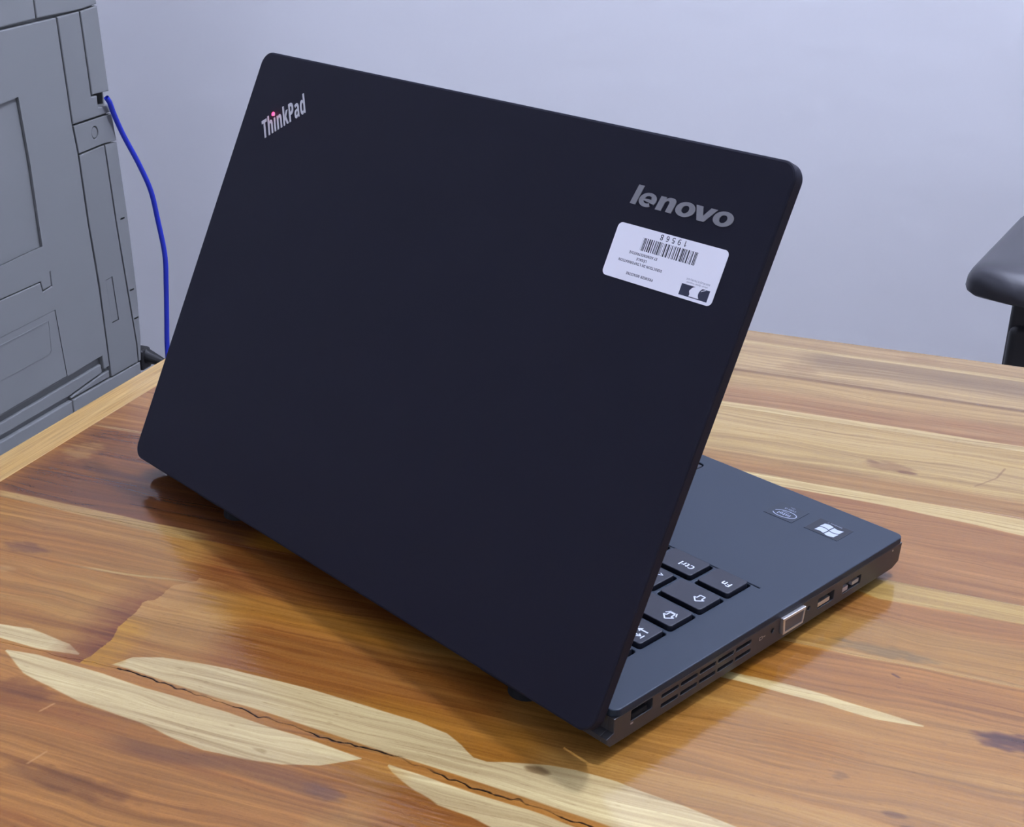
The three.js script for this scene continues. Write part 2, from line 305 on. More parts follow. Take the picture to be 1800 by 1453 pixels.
// ---------------------------------------------------------------- the laptop: built in millimetres, hinge line along its own x, the base running to -z
const font = await new FontLoader().loadAsync('fonts/droid/droid_sans_bold.typeface.json');
{
  const lap = thing('laptop', 'black laptop with half-closed lid standing on the wooden table', 'laptop');
  lap.scale.setScalar(.001); lap.rotation.y = -25.9986 * Math.PI / 180;
  const W = 305.5, D = 208.5, X = W / 2, TOP = 18, BOT = 4.2, REAR = -19, DECK = 3;
  const speck = grainTexture(256, (i, j) => .5 * noise(i * .5, j * .5) + .5 * noise(i * .17, j * .17), 14);
  const lidMat = std({ color: new THREE.Color().setRGB(.0074, .0077, .0172), roughness: .62, bumpMap: speck, bumpScale: .00002, specularIntensity: .38 });
  const deckMat = std({ color: new THREE.Color().setRGB(.017, .026, .041), roughness: .45, specularIntensity: .4 });
  const bodyMat = std({ color: new THREE.Color().setRGB(.03, .028, .03), roughness: .38 });
  const keyMat = std({ color: new THREE.Color().setRGB(.014, .016, .026), roughness: .45, specularIntensity: .5 });
  const inkMat = std({ color: 0xc4c9d4, roughness: .5 });
  const silver = std({ color: new THREE.Color().setRGB(.62, .6, .6), roughness: .32, metalness: .85 });
  const dullMetal = std({ color: new THREE.Color().setRGB(.42, .38, .37), roughness: .45, metalness: .6 });
  const letterMat = std({ color: new THREE.Color().setRGB(.21, .21, .22), roughness: .42, metalness: .35 });
  const brightLetter = std({ color: new THREE.Color().setRGB(.5, .5, .52), roughness: .5 });
  const rubber = std({ color: new THREE.Color().setRGB(.012, .012, .013), roughness: .9, specularIntensity: .3 });

  // --- lower shell
  const prof = (x0, w, pts, bevel) => { const g = ext(poly(pts.map(([z, y]) => [-z, y])), w, bevel); g.rotateY(Math.PI / 2); g.translate(x0, 0, 0); return g; };
  const SIDE = [[-D + 1, TOP - DECK], [-D + 2, BOT + 2], [-D + 7, BOT], [-17.5, BOT], [-15.5, BOT + 2], [-15.5, 8.2], [REAR, 9.2], [REAR, TOP - DECK]];
  mesh('lower_shell', prof(-X + .3, W - 3.3, SIDE, .3), bodyMat, lap);
  // --- port side plate with real openings, facing +x
  {
    const s = poly(SIDE.map(([z, y]) => [-z, y]));
    const hole = (z0, z1, y0, y1, r = .5) => s.holes.push(roundRect(Math.min(-z0, -z1), y0, Math.max(-z0, -z1), y1, r, new THREE.Path()));
    hole(-28, -39.6, 9.9, 14.4, .6);                                                             // rear socket
    for (let k = 0; k < 5; k++) { hole(-44.6 - k * 11, -54.2 - k * 11, 11.5, 13.1, .5); hole(-44.6 - k * 11, -54.2 - k * 11, 7.4, 9, .5); }
    hole(-143.6, -155.4, 7.6, 12.2, .5); hole(-161.8, -175.6, 7.4, 11.6, .5);
    hole(-111.2, -113.2, 9.9, 11.9, .95); hole(-136, -138, 9.9, 11.9, .95); hole(-117.2, -132.2, 7.3, 14.1, .8);
    const g = ext(s, 3, .25); g.rotateY(Math.PI / 2); g.translate(X - 3, 0, 0);
    mesh('port_side_panel', g, bodyMat, lap);
    // video socket: proud silver shell around a plate
    const D0 = poly([[117, 14.6], [132.6, 14.2], [131.6, 7], [118, 7]].map(([a, b]) => [a, b]));
    const hollow = new THREE.Path(); hollow.setFromPoints([[118.1, 13.7], [131.6, 13.4], [130.8, 7.8], [118.8, 7.8]].map(([a, b]) => new THREE.Vector2(a, b))); D0.holes.push(hollow);
    const shell = ext(D0, 4, .2); shell.rotateY(Math.PI / 2); shell.translate(X - 2.6, 0, 0);
    const vs = mesh('video_socket', shell, silver, lap); vs.userData.label = 'silver metal video socket';
    mesh('socket_plate', box(3.4, 6.2, 13.6, X - .7, 10.7, -124.8), std({ color: new THREE.Color().setRGB(.10, .085, .085), roughness: .4, metalness: .3 }), vs);
    const socket = (z0, z1, y0, y1, name, label) => { const t = mesh(name, box(2.2, (y1 - y0) * .42, Math.abs(z1 - z0) * .72, X - 1.4, lerp(y0, y1, .34), (z0 + z1) / 2 + Math.abs(z1 - z0) * .1), name === 'power_tongue' ? rubber : silver, lap); if (label) t.userData.label = label; return t; };
    socket(-28, -39.6, 9.9, 14.4, 'power_tongue', 'black tongue inside the rear socket');
    socket(-143.6, -155.4, 7.6, 12.2, 'data_socket_tongue', 'silver tongue inside the middle socket');
    const t3 = mesh('usb_socket_tongue', mergeGeometries([box(2, 2.2, 4.2, X - 1.2, 9, -163.9), box(1.6, 1.8, 5, X - 1.4, 9, -172.4)]), dullMetal, lap); t3.userData.label = 'grey tongue inside the socket at the front';
    // printed port signs
    const sign = (z, y, pts) => pts.map(([a, b, w, h]) => box(.06, h, w, X + .02, y + b, z - a));
    mesh('port_sign', mergeGeometries([...sign(-105.4, 10.7, [[-1, .6, 1.6, .35], [-1, -.6, 1.6, .35], [-1.8, 0, .3, 1.2], [.2, 0, .3, 1.2], [1.4, 0, 1.2, .4]])]), dullMetal, lap);
    mesh('port_sign', mergeGeometries([...sign(-28.6, 8.9, [[0, 0, 1.4, .7]])]), dullMetal, lap);
    mesh('status_mark', cyl(.45, .45, .1, 0, 0, 0, 12).rotateZ(Math.PI / 2).translate(X, 13.7, -200), silver, lap);
  }
  // --- deck with an opening for every key
  const U = 19.05, GAPX = 3.5, KD = 14.2, PZ = 17.75, KX = 132.2;
  const rows = [
    { z: -109, d: KD, w: [1, 1.2, 1, 1, 4.85, 1, 1, 1, 'arrows'] },
    { z: -109 + PZ, d: KD, w: [1.25, 1, 1, 1, 1, 1, 1, 1, 1, 1, 1, 1, 1.8] },
    { z: -109 + 2 * PZ, d: KD, w: [1.45, 1, 1, 1, 1, 1, 1, 1, 1, 1, 1, 1, 1.6] },
    { z: -109 + 3 * PZ, d: KD, w: [1.3, 1, 1, 1, 1, 1, 1, 1, 1, 1, 1, 1, .75] },
    { z: -109 + 4 * PZ, d: KD, w: [1, 1, 1, 1, 1, 1, 1, 1, 1, 1, 1, 1, 1, 1.05] },
    { z: -25.6, d: 9.2, w: Array(16).fill(14.05 / 16) },
  ];
  const keys = [];
  rows.forEach((row, r) => {
    let x = KX;
    row.w.forEach((w, c) => {
      if (w === 'arrows') {
        for (let k = 0; k < 3; k++) { const kw = .66 * U; keys.push({ x0: x - k * kw - kw + 2, x1: x - k * kw, z0: row.z - KD, z1: row.z - KD + 6.4, r, c: 20 + k }); if (k === 1) keys.push({ x0: x - k * kw - kw + 2, x1: x - k * kw, z0: row.z - 6.4, z1: row.z, r, c: 30 }); }
        return;
      }
      keys.push({ x0: x - w * U + GAPX, x1: x, z0: row.z - row.d, z1: row.z, r, c }); x -= w * U;
    });
  });
  {
    const s = roundRect(-X, -REAR, X, D, 3.5);
    for (const k of keys) s.holes.push(roundRect(k.x0 - .8, -k.z1 - .8, k.x1 + .8, -k.z0 + .8, 1.4, new THREE.Path()));
    s.holes.push(roundRect(-50, 131, 50, 200, 3, new THREE.Path()), roundRect(-136.6, 124.5, 136.6, 124.95, .2, new THREE.Path()));   // touchpad, seam in front of the keys
    const g = ext(s, DECK, .45, 4); g.rotateX(-Math.PI / 2); g.scale(1, 1, 1); g.translate(0, TOP - DECK, 0);
    // shape y = -z: after the turn, shape +y points to -z
    mesh('deck', g, deckMat, lap);
    mesh('keyboard_tray', box(276, .5, 112, 0, TOP - DECK + .3, -73), bodyMat, lap);
    mesh('touchpad', rbox(98.6, 2.6, 67.6, 1, 0, TOP - DECK + 1.5, -165.5), keyMat, lap);
  }
  // --- keys
  const legendShape = (txt, size) => font.generateShapes(txt, size);
  const legend = (key, shapes, lx, lz) => {       // reads from the user's side: its right is -x, its up is +z
    const g = new THREE.ShapeGeometry(shapes, 4); const p = g.attributes.position;
    for (let i = 0; i < p.count; i++) p.setXYZ(i, lx - p.getX(i), TOP + 1.66, lz + p.getY(i));
    g.computeVertexNormals(); mesh('legend', g, inkMat, key);
  };
  const ARROW = [[0, 2.5], [2.5, 0], [1.2, 0], [1.2, -2.4], [-1.2, -2.4], [-1.2, 0], [-2.5, 0]];
  const bar = (x0, y0, x1, y1, w) => { const l = Math.hypot(x1 - x0, y1 - y0), nx = -(y1 - y0) / l * w / 2, ny = (x1 - x0) / l * w / 2; return poly([[x0 + nx, y0 + ny], [x1 + nx, y1 + ny], [x1 - nx, y1 - ny], [x0 - nx, y0 - ny]]); };
  const outline = (pts, w) => pts.map((q, i) => { const n = pts[(i + 1) % pts.length]; return bar(q[0], q[1], n[0], n[1], w); });
  const AZ = { 1: '><\u00a7WXCVBN?./', 2: ' QSDFGHJKLM%\u00b5', 3: ' AZERTYUIOP^$', 4: '\u00b21234567890)=' };
  const keyGeo = {};
  for (const k of keys) {
    const w = k.x1 - k.x0, d = k.z1 - k.z0, id = `${w.toFixed(2)} ${d.toFixed(2)}`;
    keyGeo[id] ??= (() => { const g = ext(roundRect(-w / 2, -d / 2, w / 2, d / 2, 1.5), 3.6, .35, 4); g.rotateX(-Math.PI / 2); return g; })();
    const m = mesh('key', keyGeo[id], keyMat, lap);
    m.position.set((k.x0 + k.x1) / 2, TOP - 2, (k.z0 + k.z1) / 2);
    const holder = { add: (o) => { m.add(o); o.position.set(-m.position.x, -m.position.y, -m.position.z); } };
    const L = (shapes, lx, lz) => legend(holder, shapes, lx, lz);
    const id2 = `${k.r}:${k.c}`;
    if (id2 === '0:0') L(legendShape('Fn', 3), k.x1 - 2.6, k.z1 - 7.4);
    else if (id2 === '0:1') L(legendShape('Ctrl', 3), k.x1 - 2.6, k.z1 - 7.4);
    else if (id2 === '0:3') L(legendShape('Alt', 3), k.x1 - 2.6, k.z1 - 7.4);
    else if (id2 === '0:7') L(legendShape('Ctrl', 3), k.x1 - 2.6, k.z1 - 7.4);
    else if (id2 === '1:0' || id2 === '1:12') L(outline(ARROW, .6), k.x1 - 5.4, k.z1 - 6.6);
    else if (id2 === '2:0') L([...outline(ARROW, .6), ...[poly([[-1, -2.5], [1, -2.5], [1, -3.2], [-1, -3.2]])], bar(-2.6, -1.2, -1.4, -3.4, .5), bar(1.4, -3.4, 2.6, -1.2, .5)], k.x1 - 5.4, k.z1 - 5.6);
    else if (id2 === '3:0') {
      const a = (dir, y) => [bar(-2.6 * dir, y, 1.2 * dir, y, .75), poly(dir > 0 ? [[.6, y + 1.4], [2.5, y], [.6, y - 1.4]] : [[-.6, y + 1.4], [-.6, y - 1.4], [-2.5, y]]), bar(2.9 * dir, y - 1.3, 2.9 * dir, y + 1.3, .55)];
      L([...a(-1, 1.8), ...a(1, -1.8)], k.x1 - 5.4, k.z1 - 6.2);
    } else if (id2 === '1:1') { L(legendShape('>', 3), k.x1 - 2.6, k.z1 - 5); L(legendShape('<', 3), k.x1 - 2.6, k.z1 - 11.4); }
    else if (AZ[k.r]?.[k.c]?.trim()) L(legendShape(AZ[k.r][k.c], 3.2), k.x1 - 3, k.z1 - 5.2);
    else if (k.r === 5 && k.c < 13) L(legendShape(k.c ? 'F' + k.c : 'Esc', 2.4), k.x1 - 2.6, k.z1 - 5.4);
  }
  mesh('pointing_stick', cyl(2.6, 3, 4, -3, TOP + 1.2, -109 + 2 * PZ - 1, 16), std({ color: 0xa01018, roughness: .8 }), lap).userData.label = 'small red pointing stick';
  // --- stickers on the palm rest (print only)
  const canvasTexture = (w, h, draw) => {
    const c = document.createElement('canvas'); c.width = w; c.height = h; draw(c.getContext('2d'), w, h);
    const t = new THREE.CanvasTexture(c); t.colorSpace = THREE.SRGBColorSpace; return t;
  };
  const stickerOn = (x, z, w, h, tex, name, label) => {
    const g = box(w, .15, h, 0, 0, 0); const p = g.attributes.position, uv = g.attributes.uv;
    for (let i = 0; i < p.count; i++) uv.setXY(i, .5 - p.getX(i) / w, .5 + p.getZ(i) / h);      // reads from the user's side
    const m = mesh(name, g, std({ map: tex, roughness: .45, specularIntensity: .4 }), lap); m.position.set(x, TOP + .08, z); m.userData.label = label; return m;
  };
  stickerOn(127.2, -188.4, 17, 13, canvasTexture(340, 260, (c, w, h) => {
    c.fillStyle = '#1b2029'; c.fillRect(0, 0, w, h); c.strokeStyle = '#2e3440'; c.lineWidth = 4; c.strokeRect(2, 2, w - 4, h - 4);
    c.fillStyle = '#a2a9b8';
    const wave = (u) => Math.sin(u * Math.PI * 2) * 15;
    for (const [a, b] of [[0, 0], [1, 0], [0, 1], [1, 1]]) {
      c.beginPath(); const x0 = 58 + a * 106, y0 = 34 + b * 84, X1 = x0 + 94, Y1 = y0 + 72;
      for (let t = 0; t <= 1; t += .1) { const x = lerp(x0, X1, t); c.lineTo(x, y0 - wave((x - 58) / 210)); }
      for (let t = 1; t >= 0; t -= .1) { const x = lerp(x0, X1, t); c.lineTo(x - 6, Y1 - wave((x - 58) / 210)); }
      c.closePath(); c.fill();
    }
    c.font = '30px sans-serif'; c.textAlign = 'center'; c.fillStyle = '#858c9c'; c.fillText('Windows 7', w / 2, 244);
  }), 'system_sticker', 'dark sticker with a four-pane flag');
  stickerOn(105.2, -188, 15, 14, canvasTexture(300, 280, (c, w, h) => {
    c.fillStyle = '#232b36'; c.fillRect(0, 0, w, h); c.strokeStyle = '#8f96a6'; c.lineWidth = 9;
    c.beginPath(); c.ellipse(140, 100, 112, 62, -.12, .35, 6.0); c.stroke();
    c.fillStyle = '#8a92a4'; c.font = 'bold 60px sans-serif'; c.textAlign = 'center'; c.fillText('intel', 142, 112); c.font = '28px sans-serif'; c.fillText('inside', 150, 142);
    c.font = '34px sans-serif'; c.fillText('CORE i5', 150, 214); c.font = '24px sans-serif'; c.fillText('vPro', 150, 252);
  }), 'processor_sticker', 'dark sticker with an oval ring logo');
  // --- feet
  for (const [x, z] of [[-86, -24], [105, -24], [-112, -192], [112, -192]]) mesh('foot', cyl(6.6, 7, BOT, x, BOT / 2, z, 24), rubber, lap);
  for (const x of [-94, 100]) mesh('hinge', rbox(20, 6, 7, 2, x, 10, -16), rubber, lap);

  // --- lid: own axes x across, y up the lid, z out of its back
  const TH = 1.125864, LT = 5.6, LH = 205.5;
  const out = roundRect(-X, 0, X, LH, 6.5);
  const lg = ext(out, LT, .9, 8); lg.translate(0, 0, -LT);
  const lid = mesh('lid', lg, lidMat, lap);
  lid.position.set(0, 12.17, -8.37);
  lid.rotation.x = -(Math.PI / 2 - TH);       // leans over the base
  { const p = lg.attributes.position; for (let i = 0; i < p.count; i++) if (p.getX(i) > 0) p.setX(i, p.getX(i) - 1.8 * (1 - Math.max(0, p.getY(i)) / LH)); lg.computeVertexNormals(); }
  { const b = roundRect(-X + 3, 6, X - 3, LH - 3, 3); b.holes.push(roundRect(-138, 24, 138, 180, 1, new THREE.Path())); const g = ext(b, .8, .2); g.translate(0, 0, -LT - .7); mesh('screen_bezel', g, bodyMat, lid); }
  mesh('screen', box(277, 157, .3, 0, 102, -LT - .2), std({ color: 0x08080a, roughness: .25 }), lid).userData.label = 'dark display panel inside the lid';
  // raised lettering in the far corner: narrow letters on a slant
  {
    const parts = [], raw = font.generateShapes('ThinkPad', 10);
    const g = new THREE.ExtrudeGeometry(raw, { depth: .25, bevelEnabled: false, curveSegments: 5 });
    g.computeBoundingBox(); const bb = g.boundingBox, w = bb.max.x - bb.min.x, h = bb.max.y - bb.min.y;
    const A = 34.6 * Math.PI / 180, LEN = 29.8, HT = 10.2; const p = g.attributes.position;
    for (let i = 0; i < p.count; i++) { const a = (p.getX(i) - bb.min.x) / w * LEN, b = (p.getY(i) - bb.min.y) / h * HT; p.setXYZ(i, -131.8 + a * Math.cos(A) - b * Math.sin(A), 164.7 + a * Math.sin(A) + b * Math.cos(A), p.getZ(i)); }
    g.computeVertexNormals();
    const m = mesh('corner_lettering', g, brightLetter, lid); m.userData.label = 'slanted silver lettering in the lid corner';
    const led = mesh('power_led', new THREE.SphereGeometry(.85, 16, 10).scale(1, 1.2, .5).translate(-130.4, 177.3, .3), std({ color: 0x400006, emissive: new THREE.Color(1, .05, .16), emissiveIntensity: 4 }), lid); led.userData.label = 'red glowing dot on the lettering';
    const glow = new THREE.PointLight(new THREE.Color(1, .05, .15), 0.00002); glow.position.set(-130.4, 177.3, 1.6); glow.castShadow = true; glow.shadow.radius = .05; lid.add(glow);
  }
  // heavy lower-case wordmark
  {
    const shapes = []; const ell = (cx, cy, rx, ry, hx, hy, tilt = 0) => { const s = new THREE.Shape(); s.absellipse(cx, cy, rx, ry, 0, Math.PI * 2, false, tilt); if (hx) { const h = new THREE.Path(); h.absellipse(cx, cy, hx, hy, 0, Math.PI * 2, true, tilt); s.holes.push(h); } return s; };
    shapes.push(poly([[0, 0], [2.5, 0], [2.5, 8.4], [0, 8.4]]));                                              // l
    { const s = new THREE.Shape(); s.absellipse(6.6, 3, 3.7, 3.1, -.62, Math.PI * 2 - .95, false, 0);         // e
      s.lineTo(7.9, 1.55); s.absellipse(6.6, 3, 1.75, 1.55, Math.PI * 2 - .8, Math.PI + .35, true, 0); s.lineTo(10.25, 2.35); shapes.push(s);
      const h = new THREE.Path(); h.setFromPoints([[5.1, 3.4], [8, 3.4], [7.6, 4.5], [6.5, 4.75], [5.5, 4.4]].map((q) => new THREE.Vector2(...q))); s.holes.push(h); }
    { const s = new THREE.Shape(); s.moveTo(11.2, 0); s.lineTo(13.8, 0); s.lineTo(13.8, 3.6); s.quadraticCurveTo(14.1, 4.6, 15, 4.6); s.quadraticCurveTo(15.7, 4.6, 15.7, 3.4); s.lineTo(15.7, 0); s.lineTo(18.3, 0); s.lineTo(18.3, 4); s.quadraticCurveTo(18.2, 6.2, 16, 6.2); s.quadraticCurveTo(14.4, 6.2, 13.7, 5.2); s.lineTo(13.6, 6); s.lineTo(11.2, 6); shapes.push(s); }   // n
    shapes.push(ell(23, 3, 4, 3.15, 1.5, 1.65));                                                              // o
    shapes.push(poly([[29.2, 0], [32.2, 0], [35.2, 6], [32.5, 6], [30.8, 2.3], [29.1, 6], [26.3, 6]]));       // v
    shapes.push(ell(38.8, 3, 4, 3.15, 1.5, 1.65));                                                            // o
    const g = new THREE.ExtrudeGeometry(shapes, { depth: .3, bevelEnabled: false, curveSegments: 20 }); const p = g.attributes.position;
    for (let i = 0; i < p.count; i++) { const a = p.getX(i), b = p.getY(i); p.setXYZ(i, 90.1 + a * 1.045 + b * .17, 178.8 + b * .86, p.getZ(i)); }
    g.computeVertexNormals(); mesh('wordmark', g, letterMat, lid).userData.label = 'heavy silver lower-case wordmark';
  }
  // inventory label, printed upside down on the lid
  {
    const S = 20, tex = canvasTexture(50 * S, 20 * S, (c, w, h) => {
      c.fillStyle = '#eeeef4'; c.fillRect(0, 0, w, h); c.translate(w, h); c.rotate(Math.PI);            // label is stuck upside down
      c.fillStyle = '#2a2a3a'; c.textAlign = 'center';
      c.font = 'bold 27px sans-serif'; c.fillText('PREMIER MINISTRE', w * .66, h * .17);
      c.font = 'bold 27px sans-serif'; c.fillText('DIRECTION DE L\u2019INFORMATION', w * .69, h * .37); c.fillText('L\u00c9GALE', w * .69, h * .455); c.fillText('ET ADMINISTRATIVE', w * .69, h * .545);
      // barcode
      let x = w * .245, q = 11; c.fillStyle = '#22222e'; while (x < w * .74) { q = (q * 73 + 29) % 101; const bw = 3.5 + (q % 3) * 4, sp = 3.5 + (q % 4) * 2.6; c.fillRect(x, h * .595, Math.min(bw, w * .74 - x), h * .235); x += bw + sp; }
      c.font = 'bold 54px monospace'; c.fillStyle = '#2c2c38'; const num = '19568'; for (let k = 0; k < 5; k++) c.fillText(num[k], w * (.375 + .0525 * k), h * .965);
      // emblem: two dark blocks around a pale profile, with small print under it
      c.fillStyle = '#20243c'; c.fillRect(w * .045, h * .055, w * .245, h * .2);
      c.fillStyle = '#eeeef4'; c.beginPath(); c.moveTo(w * .115, h * .07); c.lineTo(w * .205, h * .07); c.bezierCurveTo(w * .19, h * .12, w * .225, h * .15, w * .205, h * .19); c.bezierCurveTo(w * .2, h * .22, w * .19, h * .24, w * .17, h * .256); c.lineTo(w * .11, h * .256); c.bezierCurveTo(w * .135, h * .2, w * .14, h * .13, w * .115, h * .07); c.fill();
      c.strokeStyle = '#eeeef4'; c.lineWidth = 4; for (let k = 0; k < 3; k++) { c.beginPath(); c.arc(w * (.105 - .01 * k), h * (.2 + .012 * k), 9, 0, 2.2); c.stroke(); }
      c.fillStyle = '#70707e'; c.font = 'italic 15px sans-serif'; c.fillText('Libert\u00e9 \u2022 \u00c9galit\u00e9 \u2022 Fraternit\u00e9', w * .165, h * .31); c.font = '17px serif'; c.fillText('R\u00c9PUBLIQUE FRAN\u00c7AISE', w * .165, h * .365);
    });
    const g = ext(roundRect(-24.9, -9.95, 24.9, 9.95, 2), .12, 0, 6); const p = g.attributes.position, uv = g.attributes.uv;
    for (let i = 0; i < p.count; i++) uv.setXY(i, p.getX(i) / 50 + .5, p.getY(i) / 20 + .5);
    const m = mesh('inventory_label', g, std({ map: tex, roughness: .45 }), lid); m.position.set(113.3, 161.6, 0.02); m.userData.label = 'white rounded paper label with a barcode';
  }
}

// ---------------------------------------------------------------- the printer beside the table (its side panels face +x)
{
  const PX = -.65;
  const printer = thing('office_printer', 'large pale grey office printer standing beside the table', 'printer');
  const grey = std({ color: new THREE.Color().setRGB(.175, .18, .18), roughness: .55 }), grey2 = std({ color: new THREE.Color().setRGB(.165, .17, .17), roughness: .55 }), dark = std({ color: new THREE.Color().setRGB(.05, .05, .055), roughness: .7 });
  const slab = (pts, x0, t, bevel = .0012) => { const s = poly(pts.map(([z, y]) => [-z, y])); const g = ext(s, t, bevel); g.rotateY(Math.PI / 2); g.translate(x0, 0, 0); return g; };
  const shrink = (pts, e) => {                    // pulls every edge of a polygon inwards by e
    let area = 0; const n = pts.length; for (let i = 0; i < n; i++) { const [a, b] = pts[i], [c, d] = pts[(i + 1) % n]; area += a * d - c * b; }
    const s = area > 0 ? 1 : -1;
    const off = pts.map((p, i) => { const q = pts[(i + 1) % n], l = Math.hypot(q[0] - p[0], q[1] - p[1]); const nx = -(q[1] - p[1]) / l * s, ny = (q[0] - p[0]) / l * s; return [[p[0] + nx * e, p[1] + ny * e], [q[0] - p[0], q[1] - p[1]]]; });
    return pts.map((p, i) => { const [A, u] = off[(i + n - 1) % n], [B, v] = off[i]; const k = u[0] * v[1] - u[1] * v[0]; if (Math.abs(k) < 1e-9) return B; const t = ((B[0] - A[0]) * v[1] - (B[1] - A[1]) * v[0]) / k; return [A[0] + u[0] * t, A[1] + u[1] * t]; });
  };
  // core with the rear outline
  const core = [[-.12, .36], [-.775, .36], [-.7835, .1294], [-.788, .036], [-.789, .0225], [-.7935, -.0186], [-.8005, -.107], [-.8044, -.1954], [-.8034, -.2455], [-.800, -.2805], [-.800, FLOOR + .03], [-.12, FLOOR + .03]];
  const pocket = poly(core.map(([z, y]) => [-z, y])); pocket.holes.push(new THREE.Path([[.770, .036], [.7862, .036], [.7868, .0225], [.770, .0225]].map((q) => new THREE.Vector2(...q))));
  const front = ext(pocket, .05, .0005); front.rotateY(Math.PI / 2); front.translate(PX - .056, 0, 0);
  mesh('body', mergeGeometries([slab(core, PX - .56, .504, .002), front]), grey2, printer);
  const T = .006, E = .0008;
  const P = (name, pts, m = grey, t = T, e = E, bevel = .0012, holes = []) => {
    const s = poly(shrink(pts, e).map(([z, y]) => [-z, y])); s.holes.push(...holes);
    const g = ext(s, t, bevel, 12); g.rotateY(Math.PI / 2); g.translate(PX - T, 0, 0); return mesh(name, g, m, printer);
  };
  const oval = (rx, ry, s = new THREE.Shape()) => { s.absellipse(.7595, -.0026, rx, ry, 0, Math.PI * 2); return s; };
  const SLOT = [[-.7511, -.1626], [-.7649, -.1614], [-.7691, -.2146], [-.7552, -.2148]];
  const asPath = (pts) => new THREE.Path(pts.map(([z, y]) => new THREE.Vector2(-z, y)));
  P('upper_cover', [[-.12, .125], [-.12, .36], [-.681, .36], [-.6868, .1205], [-.602, .1165]]);
  P('upper_cover', [[-.6872, .1206], [-.6815, .36], [-.775, .36], [-.7848, .125], [-.7549, .1221]]);
  P('rear_cover', [[-.7555, .1218], [-.7853, .1248], [-.7915, .0353], [-.7612, .0357]]);
  P('side_strip', [[-.7180, .1202], [-.7547, .1220], [-.7604, .0354], [-.7702, .0352], [-.7702, .0225], [-.7905, .0225], [-.7920, .0131], [-.7248, .0112]], grey2);
  P('latch_cover', [[-.7250, .0109], [-.7920, .0128], [-.7962, -.0183], [-.7735, -.0174], [-.7290, -.0198]], grey2, T, E, .0006, [oval(.0058, .0068, new THREE.Path())]);
  { const g = ext(oval(.0047, .0057), T - .0005, .0005, 16); g.rotateY(Math.PI / 2); g.translate(PX - T, 0, 0); mesh('lock_button', g, grey2, printer); }
  const hatch = P('side_hatch', [[-.7292, -.0202], [-.7736, -.0178], [-.7813, -.1111], [-.7887, -.1795], [-.7968, -.2526], [-.7966, -.2752], [-.7446, -.2752], [-.7407, -.1693], [-.7336, -.0931]], grey2, T, E, .0006, [asPath(SLOT)]);
  mesh('slot_cover', slab(shrink(SLOT, .0011), PX - T, T - .0006, .0005), grey2, hatch);
  P('rear_edge', [[-.7742, -.0177], [-.7962, -.0187], [-.8033, -.107], [-.8072, -.1954], [-.8060, -.2475], [-.8023, -.2752], [-.7972, -.2752], [-.7974, -.2530], [-.7893, -.1797], [-.7819, -.1113]], grey, T, E, .0005, [[-.7925, -.1035], [-.7974, -.1876], [-.8005, -.2225]].map(([z, y]) => asPath([[z + .0045, y + .0015], [z - .0045, y + .0015], [z - .0045, y - .0015], [z + .0045, y - .0015]])));
  // big door with its recessed fields
  const doorPts = shrink([[-.12, .1245], [-.602, .1157], [-.7172, .1199], [-.7240, .0128], [-.7284, -.0199], [-.7326, -.0926], [-.7397, -.1690], [-.7440, -.2614], [-.7325, -.2621], [-.7318, -.2460], [-.12, -.262]], E);
  {
    const s = poly(doorPts.map(([z, y]) => [-z, y]));
    const hole = (pts) => s.holes.push(new THREE.Path(pts.map(([z, y]) => new THREE.Vector2(-z, y))));
    const recess = [[-.2, .040], [-.588, .0475], [-.6479, .0537], [-.6536, -.0152], [-.6566, -.0999], [-.2, -.122]];
    const tab = [[-.2, -.1375], [-.6457, -.1348], [-.6480, -.1452], [-.6632, -.1436], [-.6633, -.1277], [-.6623, -.1277], [-.6620, -.1425], [-.6490, -.1440], [-.6466, -.1338], [-.2, -.1365]];
    const drawer = [[-.2, -.178], [-.6644, -.1682], [-.6713, -.2475], [-.2, -.259]];
    hole(recess); hole(tab); hole(drawer);
    const g = ext(s, T, .001); g.rotateY(Math.PI / 2); g.translate(PX - T, 0, 0);
    const door = mesh('side_door', g, grey, printer);
    mesh('recessed_field', slab(shrink(recess, .0004), PX - T, .0028, .0006), grey, door);
    mesh('drawer_front', slab(shrink(drawer, .0009), PX - T, .0056, .001), grey, door);
    const q = [[-.25, -.186], [-.6523, -.1771], [-.6512, -.2105], [-.6475, -.2135], [-.25, -.222]]; const s2 = poly(q.map(([z, y]) => [-z, y])); s2.holes.push(new THREE.Path(shrink(q, .0011).map(([z, y]) => new THREE.Vector2(-z, y))));
    const g2 = ext(s2, .0008, .0002); g2.rotateY(Math.PI / 2); g2.translate(PX - .0008, 0, 0); mesh('drawer_outline', g2, grey2, door);
  }
  // lower ledge under the finger groove, then the plinth and feet
  P('lower_ledge', [[-.12, -.2765], [-.12, -.268], [-.7312, -.2540], [-.7325, -.2655], [-.6722, -.2712]], grey, T * .7);
  P('lower_ledge', [[-.6722, -.2716], [-.7330, -.2655], [-.7440, -.2655], [-.7440, -.2752], [-.6735, -.2752]], grey2, T * .8);
  P('base_panel', [[-.12, -.280], [-.6738, -.2752], [-.6738, -.50], [-.12, -.50]], grey);
  P('base_panel', [[-.6738, -.2752], [-.8010, -.2756], [-.8010, -.50], [-.6738, -.50]], grey);
  P('base_panel', [[-.12, -.50], [-.8010, -.50], [-.8010, FLOOR + .03], [-.12, FLOOR + .03]], grey2);
  for (const x of [PX - .08, PX - .5]) for (const z of [-.18, -.74]) mesh('foot', cyl(.025, .025, .03, x, FLOOR + .015, z, 16), dark, printer);
}

